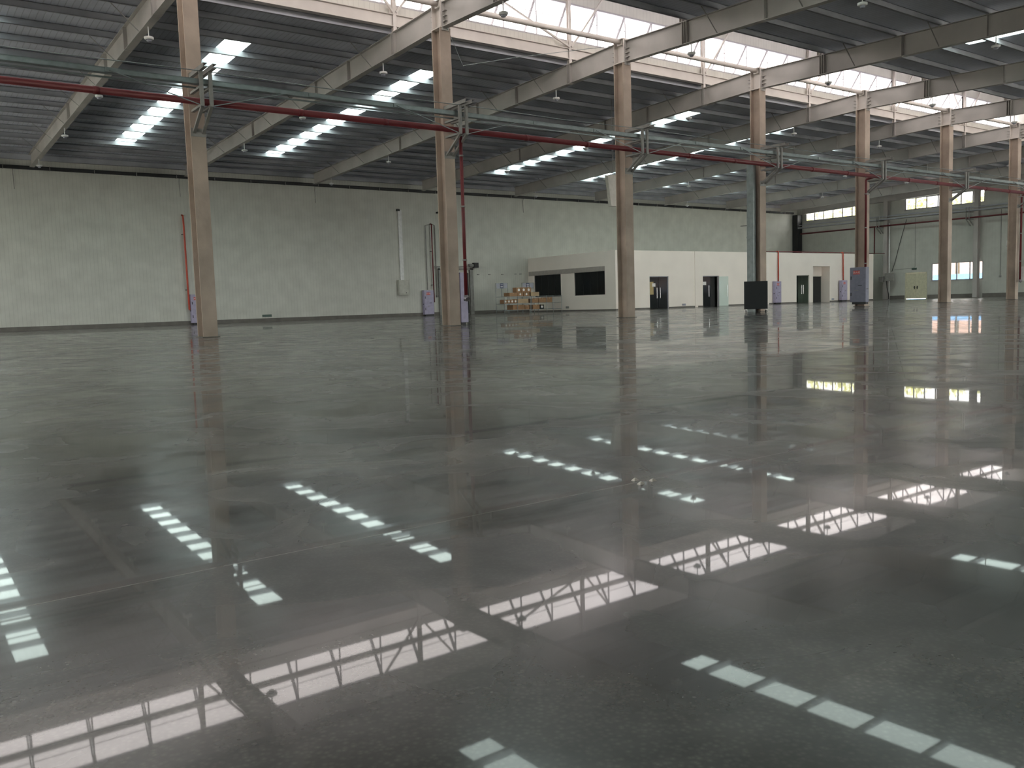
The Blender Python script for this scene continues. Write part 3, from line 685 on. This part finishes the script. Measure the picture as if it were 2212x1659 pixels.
# office doors
def office_door(n_, x0, x1, y, h, kind):
    r = sroot('door_%d' % n_, (x0, y, 0)); L = x1-x0
    obj('door_frame', MB().box(0, .04, 0, .06, 0, h).box(L-.04, L, 0, .06, 0, h).box(0, L, 0, .06, h-.05, h), 'signgrey' if kind < 3 else 'boxgrey', r)
    def leaf(a, b, m='blackglass', rot=0, off=(0, 0, 0)):
        o = obj('door_leaf', MB().box(0, b-a, .02, .035, .02, h-.06), m, r); o.location = (a+off[0], off[1], 0); o.rotation_euler = (0, 0, rot); return o
    if kind == 1:
        a = leaf(.05, L*.48); b = leaf(L*.50, L-.06)
        obj('handle', MB().tube([(L*.48-.22, -.03, .75), (L*.48-.22, -.03, 1.5)], .016, 8), 'chrome', a)
        obj('handle', MB().tube([(.12, -.03, .75), (.12, -.03, 1.5)], .016, 8), 'chrome', b)
        obj('paper_notice', MB().box(.28, .60, .01, .018, 1.58, 1.82), 'paper', a)
        obj('notice_board', MB().box(.04, .40, .012, .019, 1.02, 1.92), 'tan', a)
    elif kind == 2:
        a = leaf(.05, L*.5)
        obj('handle', MB().tube([(L*.5-.25, -.03, .75), (L*.5-.25, -.03, 1.6)], .016, 8), 'chrome', a)
        obj('paper_notice', MB().box(.03, .40, .01, .018, 1.63, 1.88), 'paper', a)
        b = leaf(0, .95, 'paleglass', math.radians(-6), (L-.02, -.10))
        obj('handle', MB().tube([(.78, -.03, .75), (.78, -.03, 1.6)], .016, 8), 'chrome', b)
        obj('shade_sheet', MB().box(L*.5+.05, L-.05, .3, .32, .02, h-.06), 'dark', r)  # dark sheet painted as the shade in the open half
    elif kind == 3:
        a = leaf(.05, L*.49, 'greenglass'); b = leaf(L*.51, L-.05, 'greenglass')
        obj('handle', MB().tube([(L*.49-.15, -.03, .75), (L*.49-.15, -.03, 1.5)], .014, 8), 'chrome', a)
        obj('handle', MB().tube([(.10, -.03, .75), (.10, -.03, 1.5)], .014, 8), 'chrome', b)
    else:
        leaf(.04, L-.04, 'dark')  # dark sheet drawn as a leaf for the unlit open passage
    return r
office_door(1, D1[0], D1[1], OY+.06, 2.31, 1)
office_door(2, D2[0], D2[1], OY+.06, 2.31, 2)
office_door(3, D3[0], D3[1], OY+.06, 2.31, 3)
office_door(4, AL[0]+1.12, AL[1]-.02, OY+.82, 2.25, 4)
for x, y, lb in ((48.25, OY-.02, 'small grey wall socket low on the office front between the first two glass doors'), (66.95, OY-.02, 'small socket on the office wall right beside the lilac cabinet')):
    tag(obj('wall_socket', MB().box(x-.16, x+.16, y-.02, y+.02, .15, .30), 'signgrey'), lb, 'socket')
tag(obj('wall_socket', MB().box(OX0-.04, OX0, 49.15, 49.50, .20, .36), 'bracket'), 'dark socket low on the office side wall under the windows', 'socket')
# pipes over the office
wall_pipe('sprinkler_pipe', [(57.9, OY+.12, 4.22), (75.5, OY+.12, 4.22)], .035, 'red', 'thin red pipe along the top edge of the office front')
wall_pipe('riser_pipe', [(59.30, OY+.1, 4.22), (59.32, OY-.07, 4.24), (59.32, OY-.09, 4.1), (59.32, OY-.09, 1.82)], .05, 'redo', 'orange-red pipe from the office top down to the cabinet by the black box')
wall_pipe('riser_pipe', [(68.30, OY+.1, 4.22), (68.34, OY-.07, 4.24), (68.34, OY-.09, 4.1), (68.34, OY-.12, 1.82)], .05, 'redo', 'orange-red pipe from the office top down to the cabinet behind the blue-grey one')
wall_pipe('riser_pipe', [(74.97, 45.30, 6.70), (75.3, 45.30, 6.66), (75.3, 45.30, 4.22)], .05, 'red', 'short red pipe on the end wall dropping from the main to the office top')
tag(obj('wall_lamp_arm', MB().bar((66.9, 53.9, 7.34), (69.2, 53.75, 7.46), .05, .05), 'black'), 'thin black arm on the far wall above the office by the fourth column', 'arm')

# ------------------------------------------------------------------ trunking and black box at the fourth column
t = thing('cable_trunking', 'tall galvanised trunking down the side of the fourth column', 'trunking', (CX(3)-.255, 24.50, 0))
obj('duct', MB().box(-.18, 0, -.17, .17, .0, 6.38), 'galv', t); obj('cover_lip', MB().box(-.19, -.18, -.18, .18, 3.2, 3.26), 'galv', t)
vd = Vector((.785, .619, 0)).normalized(); ya = math.atan2(vd.x, -vd.y)-math.pi/2
t = thing('wheeled_box', 'black box on castors parked in front of the fourth column', 'equipment box', (30.02, 23.42, 0), math.atan2(vd.y, vd.x)-math.pi/2)
obj('body', MB().box(-.475, .475, -.28, .28, .13, 1.29), 'blackbox', t, bevel=.008)
obj('front_panel', MB().box(-.46, .46, -.292, -.28, .15, 1.27), 'blackbox', t, bevel=.004)
for x in (-.40, .40):
    for y in (-.21, .21):
        cs = obj('castor', MB().tube([(x-.022, y, .045), (x+.022, y, .045)], .045, 14), 'black', t, smooth=True)
        obj('fork', MB().box(x-.035, x-.026, y-.02, y+.02, .045, .13).box(x+.026, x+.035, y-.02, y+.02, .045, .13).box(x-.05, x+.05, y-.045, y+.045, .12, .13), 'chrome', cs)

# ------------------------------------------------------------------ racks with cardboard boxes
RY0, RY1 = 49.4, 50.4
def rack(x0, x1, lb, sign):
    t = thing('wire_rack', lb, 'rack', (x0, RY0, 0), 0, 'wire racks beside the office')
    L = x1-x0; D = RY1-RY0
    for x in (0, L/2, L):
        for y in (0, D): obj('leg', MB().tube([(x, y, 0), (x, y, 1.20)], .018, 8), 'galv', t)
    for z in (.22, .68, 1.17):
        sh = MB().bar((0, 0, z), (L, 0, z), .03, .03).bar((0, D, z), (L, D, z), .03, .03)
        for q in range(9): sh.bar((L*q/8, 0, z), (L*q/8, D, z), .02, .015)
        obj('shelf', sh, 'galv', t)
    if sign:
        a, b = sign
        f = MB()
        for x in (a, b): f.tube([(x, D, 0), (x, D, 2.16)], .02, 8)
        f.bar((a, D, 2.15), (b, D, 2.15), .03, .03).bar((a, D, 1.78), (b, D, 1.78), .03, .03).bar(((a+b)/2, D, 1.2), ((a+b)/2, D, 1.78), .03, .03)
        sf = obj('sign_frame', f, 'galv', t)
        w_ = b-a
        obj('sign_panel', MB().box(a+w_*.36, b-w_*.36, D-.02, D-.01, 1.80, 2.13), 'navy', sf)
        obj('sign_panel', MB().box(a+w_*.06, a+w_*.33, D-.02, D-.01, 1.80, 2.13).box(b-w_*.33, b-w_*.06, D-.02, D-.01, 1.80, 2.13), 'signgrey', sf)
        st = MB()
        for z in (1.86, 1.92, 2.03): st.box(a+w_*.40, b-w_*.40, D-.024, D-.02, z, z+.03)
        obj('sign_lines', st, 'paper', sf)
    return t
rack(35.75, 38.05, 'wire display rack with a sign frame on its left end, left of the two', (.0, 1.05))
rack(38.15, 40.95, 'wire display rack in front of the dark office window, right of the two', (-.08, 1.02))
def carton(x0, x1, y0, y1, z0, z1, m, lb, dots=0):
    t = thing('cardboard_box', lb, 'box', ((x0+x1)/2, (y0+y1)/2, z0), 0, 'cardboard boxes on the wire racks'); a, b = (x1-x0)/2, (y1-y0)/2
    obj('carton', MB().box(-a, a, -b, b, 0, z1-z0), m, t, bevel=.004)
    obj('tape', MB().box(-.03, .03, -b-.002, b+.002, z1-z0-.0005, z1-z0+.002).box(-.03, .03, -b-.003, -b-.001, (z1-z0)*.7, z1-z0), 'cardl', t)
    if dots: obj('paper_label', MB().tube([(0, -b-.002, (z1-z0)*.5), (0, -b-.004, (z1-z0)*.5)], min(a, (z1-z0)/2)*.55, 14), 'paper', t)
T1, T2, T3 = .238, .698, 1.188
for i in range(3): carton(36.95+.44*i, 37.37+.44*i, 49.55, 50.0, T3+.28, T3+.62, 'card', 'brown box with a round white label, stacked on the top shelf, %s of three' % ['left', 'middle', 'right'][i], 1)
carton(36.30, 36.95, 49.5, 50.2, T3, T3+.26, 'card', 'brown box at the left end of the top shelf')
for i in range(2): carton(36.98+.56*i, 37.50+.56*i, 49.5, 50.1, T3, T3+.27, 'card', ['brown box on the top shelf under the left of the three stacked boxes', 'brown box on the top shelf under the right of the three stacked boxes'][i], 1)
carton(38.20, 38.95, 49.5, 50.2, T3, T3+.28, 'cardl', 'light brown box on the top shelf of the right rack')
for i in range(4): carton(35.80+.29*i, 36.06+.29*i, 49.5, 50.0, T2, T2+.27, 'card', 'small brown box with white label, middle shelf of the left rack, %s in line' % ORD[i], 1)
carton(37.02, 37.95, 49.5, 50.2, T2, T2+.30, 'cardl', 'long light brown box on the middle shelf of the left rack')
carton(38.30, 38.85, 49.5, 50.2, T2, T2+.30, 'card', 'brown box at the left of the middle shelf of the right rack')
carton(38.90, 39.60, 49.5, 50.2, T2, T2+.32, 'card', 'brown box in the middle of the middle shelf of the right rack')
carton(39.64, 40.15, 49.5, 50.2, T2, T2+.36, 'card', 'tall brown box on the middle shelf of the right rack')
carton(36.55, 37.60, 49.5, 50.2, T1, T1+.34, 'card', 'long brown box on the bottom shelf of the left rack')
carton(37.65, 38.02, 49.5, 50.0, T1, T1+.30, 'card', 'narrow brown box on the bottom shelf of the left rack at its right end')
carton(38.35, 38.95, 49.5, 50.1, T1, T1+.32, 'card', 'brown box on the bottom shelf of the right rack')
carton(39.0, 39.35, 49.5, 50.1, T1, T1+.32, 'blackbox', 'black and white box on the bottom shelf of the right rack', 1)

# ------------------------------------------------------------------ end wall: windows, door, services
def end_window(ya, yb, z0, z1, n_):
    global wn
    r = sroot('window_%d' % wn, (XE, yb, z0)); wn += 1; L = ya-yb; H = z1-z0; f = MB()
    w_ = L/n_
    for i in range(n_+1): f.box(.02, .09, min(max(i*w_-.05, 0), L-.10), min(max(i*w_-.05, 0), L-.10)+.10, 0, H)
    f.box(.02, .09, 0, L, 0, .06).box(.02, .09, 0, L, H-.06, H)
    obj('window_frame', f, 'alu', r); obj('pane', MB().box(.05, .06, .03, L-.03, .03, H-.03), 'glass', r)
    obj('sill', MB().box(-.06, .02, -.05, L+.05, -.05, 0), 'alu', r)
for a, b in UW: end_window(a, b, 7.97, 9.0, max(4, round((a-b)/1.06)))
for a, b in LW: end_window(a, b, 1.55, 3.08, 4)
def added_window(x0, x1, y0, y1, z0, z1):  # unseen glazing added to let more light into the hall
    global wn
    r = sroot('window_%d' % wn, (x0, y0, z0)); wn += 1; LX, LY, H = x1-x0, y1-y0, z1-z0; f = MB()
    for i in range(5):
        if LX > LY: f.box(max(0, LX*i/4-.03), min(LX, LX*i/4+.03), .05, .11, 0, H)
        else: f.box(.05, .11, max(0, LY*i/4-.03), min(LY, LY*i/4+.03), 0, H)
    for z in (0, H-.06):
        if LX > LY: f.box(0, LX, .05, .11, z, z+.06)
        else: f.box(.05, .11, 0, LY, z, z+.06)
    obj('window_frame', f, 'alu', r)
    obj('pane', MB().box(0, LX, .075, .085, 0, H) if LX > LY else MB().box(.075, .085, 0, LY, 0, H), 'glass', r)
for z0, z1 in SIDE_Z:
    for a, b in NWX: added_window(a, b, YN-.2, YN, z0, z1)
for z0, z1 in SIDE_ZL:
    for a, b in LWY: added_window(XA-.2, XA, a, b, z0, z1)
r = sroot('door_5', (XE, DR[1], 0)); L = DR[0]-DR[1]
obj('door_frame', MB().box(-.03, .08, 0, .08, 0, 2.38).box(-.03, .08, L-.08, L, 0, 2.38).box(-.03, .08, 0, L, 2.30, 2.38), 'doorc', r)
for i in (0, 1):
    a = .08+i*(L/2-.08)+(.004 if i else 0); d_ = obj('door_leaf', MB().box(.0, .05, a, a+L/2-.084, .045, 2.295), 'doorc', r)
    yh = L/2+(-.13 if i == 0 else .13)
    obj('handle', MB().box(-.05, 0, yh-.03, yh+.03, .88, 1.16).box(-.07, -.05, yh-.09, yh+.09, 1.02, 1.06), 'black', d_)
t = thing('exit_sign', 'dark exit sign above the cream double door on the end wall', 'sign', (XE-.02, 41.70, 2.62))
obj('housing', MB().box(-.06, 0, -.22, .22, 0, .16), 'green', t, bevel=.008); obj('bracket', MB().box(-.03, -.02, -.02, .02, .16, .26), 'bracket', t)
wall_pipe('conduit', [(XE-.02, 41.65, 7.2), (XE-.02, 41.63, 2.88)], .016, 'bracket', 'thin vertical conduit above the exit sign')
wall_pipe('conduit', [(XE-.02, 41.85, 2.75), (XE-.02, 43.60, 2.70)], .014, 'bracket', 'thin level conduit from the exit sign to the grey box')
wall_pipe('conduit', [(XE-.02, 34.30, 7.2), (XE-.02, 34.30, 1.80)], .022, 'bracket', 'grey conduit on the end wall right of the lower window')
tag(obj('switch_box', MB().box(XE-.08, XE, 34.22, 34.38, 1.62, 1.78), 'bracket'), 'small switch on the end wall at the foot of the conduit', 'switch')
wall_pipe('slack_cable', [(XE-.05, 42.45, 7.15), (XE-.06, 42.75, 6.2), (XE-.06, 43.15, 4.8), (XE-.06, 43.55, 3.3), (XE-.08, 43.80, 2.55)], .022, 'black', 'black cable hanging slanted on the end wall above the double door')
wall_pipe('down_pipe', [(75.22, 43.78, 6.9), (75.22, 43.78, 0)], .055, 'white', 'white vertical pipe beside the wall pillar at the office end')
t = thing('electrical_box', 'grey electrical box on the white pipe between office and double door', 'electrical box', (75.1, 43.66, 1.70))
obj('body', MB().box(-.12, .02, -.42, .42, 0, .72), 'bracket', t, bevel=.01); obj('door', MB().box(-.13, -.12, -.38, .38, .04, .68), 'bracket', t)
t = thing('electrical_box', 'small grey electrical box at the right end of the office wall', 'electrical box', (75.1, 44.45, 1.62))
obj('body', MB().box(-.12, .70, -.22, .22, 0, .50), 'bracket', t, bevel=.01); obj('door', MB().box(-.13, -.12, -.19, .19, .03, .47), 'bracket', t)
wall_pipe('cable_bundle', [(74.98, 43.9, 1.7), (75.0, 43.85, 1.1), (75.1, 43.75, .5), (75.1, 43.72, .02)], .035, 'black', 'black cables dropping from the grey electrical box to the floor')
t = thing('fire_main', 'dark red fire main along the end wall', 'pipe', (74.95, 0, 6.70))
obj('pipe', MB().tube([(0, 53.0, 0), (0, YN+.3, 0)], .07, 14), 'red', t, smooth=True)
t = thing('cable_tray', 'grey cable tray on brackets along the end wall', 'cable tray', (74.9, 0, 7.22))
obj('tray', MB().box(-.12, .12, YN+.3, 53.2, 0, .02).box(-.12, -.11, YN+.3, 53.2, 0, .12).box(.11, .12, YN+.3, 53.2, 0, .12), 'purlin', t)
tag(obj('wall_rail', MB().box(75.5, 75.6, YN+.3, 53.2, 7.55, 7.67), 'purlin'), 'grey steel rail along the end wall under the upper windows', 'rail')
tag(obj('wall_rail', MB().box(74.95, 75.0, YN+.3, 53.2, 7.50, 7.54), 'purlin'), 'thin rail over the end wall cable tray', 'rail')
for y, nm in ((44.6, 'beside the office'), (36.5, 'above the lower window'), (28.3, 'third from the office'), (20.2, 'fourth from the office'), (12.2, 'fifth from the office')):
    t = thing('pipe_bracket', 'grey bracket carrying tray and main on the end wall, '+nm, 'bracket', (XE-.35, y, 0), 0, 'pipe brackets on the end wall')
    for dy in (-.12, .12):
        obj('arm', MB().box(-.85, 0, dy-.03, dy+.03, 7.15, 7.21), 'bracket', t); obj('arm', MB().box(-.85, 0, dy-.03, dy+.03, 6.55, 6.61), 'bracket', t)
        obj('hanger', MB().box(-.85, -.79, dy-.03, dy+.03, 6.55, 7.55), 'bracket', t); obj('brace', MB().bar((-.82, dy, 6.56), (-.05, dy, 6.05), .06, .05), 'bracket', t)
tag(obj('corner_duct', MB().box(74.95, 75.7, 53.35, 53.95, 4.05, 8.62), 'black', bevel=.03), 'fat black duct dropping down the far corner behind the office', 'duct')
wall_pipe('hanging_sprinkler', [(XE-.03, 33.81, 4.6), (XE-.03, 33.81, 4.1)], .05, 'white', 'short white fitting on the end wall left of the seventh column')
t = thing('junction_panel', 'small white panel leaning behind the seventh column', 'panel', (CX(6)+.0, 23.9, 1.1)); obj('panel', MB().box(.24, .27, -.1, .24, 0, .85), 'white', t)
# grey heater hung behind the third column
t = thing('unit_heater', 'pale grey tilted panel hanging beside the third column near the roof', 'panel', (29.05, 31.2, 5.2))
obj('panel', MB().hexa([(-.02, -.1, 0), (.40, -.1, 0), (.40, .1, 0), (-.02, .1, 0), (-.22, -.1, 1.45), (.40, -.1, 1.5), (.40, .1, 1.5), (-.22, .1, 1.45)]), 'boxgrey', t)
obj('hanger', MB().tube([(.2, 0, 1.48), (.2, 0, roof_z(31.2)-5.2-.01)], .012, 6), 'bracket', t)

# ------------------------------------------------------------------ outside the end wall
MT['grass'] = mat('outdoor_paving', (.50, .48, .44), .9)
MT['fence'] = mat('blue_site_fence', (.16, .40, .75), .6)
MT['building'] = mat('pink_building_render', (.72, .48, .42), .8)
MT['leaf'] = mat('yellow_green_leaves', (.62, .62, .28), .8, 0, (2, .2, 0))
MT['bark'] = mat('tree_bark', (.12, .09, .06), .9)
struct('path_outside', MB().box(XE+.2, 83.9, -20, 100, -.30, -.03), 'grass')
struct('ground_outside', MB().box(-60, 140, -60, 110, -.55, -.32), 'grass')
tag(obj('site_fence', MB().box(84, 84.1, -20, 100, -.32, 2.22), 'fence'), 'bright blue fence outside, low in the end-wall windows', 'fence')
t = thing('building', 'pale pink building outside behind the blue fence', 'building', (96, 0, -.32))
obj('wall', MB().box(0, 12, -20, 100, 0, 4.6), 'building', t); obj('roof', MB().box(-.3, 12.3, -20.3, 100.3, 4.6, 4.9), 'white', t)
def tree(x, y, h, rr, lb):
    t = thing('tree', lb, 'tree', (x, y, -.32), 0, 'trees beyond the upper windows')
    obj('trunk', MB().tube([(0, 0, 0), (.1, .1, h*.4), (0, 0, h*.75)], [.25, .18, .08], 10), 'bark', t, smooth=True)
    mb = MB(); rnd = random.Random(int(x*7+y*13))
    for i in range(850):
        u = rnd.uniform(-1, 1); a = rnd.uniform(0, 6.283); r_ = rr*(rnd.random()**.4); q = math.sqrt(1-u*u)
        p = Vector((r_*q*math.cos(a), r_*q*math.sin(a), h*.68+u*r_*1.15)); s = rnd.uniform(.16, .34)
        d1 = Vector((rnd.gauss(0, 1), rnd.gauss(0, 1), rnd.gauss(0, 1))).normalized()*s; d2 = Vector((rnd.gauss(0, 1), rnd.gauss(0, 1), rnd.gauss(0, 1))).normalized()*s*.6
        j = len(mb.v); mb.v += [tuple(p-d1), tuple(p+d2), tuple(p+d1), tuple(p-d2)]; mb.f.append((j, j+1, j+2, j+3))
    obj('foliage', mb, 'leaf', t)
for x, y, h, r_, lb in ((92, 58.5, 12.3, 2.4, 'yellow-green tree outside, in the left panes of the upper window above the office'), (93, 63.5, 11.8, 2.2, 'yellow-green tree outside, at the left frame of the window above the office'),
                        (92, 53.6, 11.6, 1.9, 'yellow-green tree outside, behind the right panes of the window above the office'), (91, 49.8, 12.3, 1.7, 'yellow-green tree outside, at the left end of the second upper window'),
                        (92, 45.9, 12.2, 1.6, 'yellow-green tree outside, in the middle of the second upper window'), (91, 42.6, 12.2, 1.3, 'yellow-green tree outside, at the right end of the second upper window')):
    tree(x, y, h+.7, r_*1.15, lb)
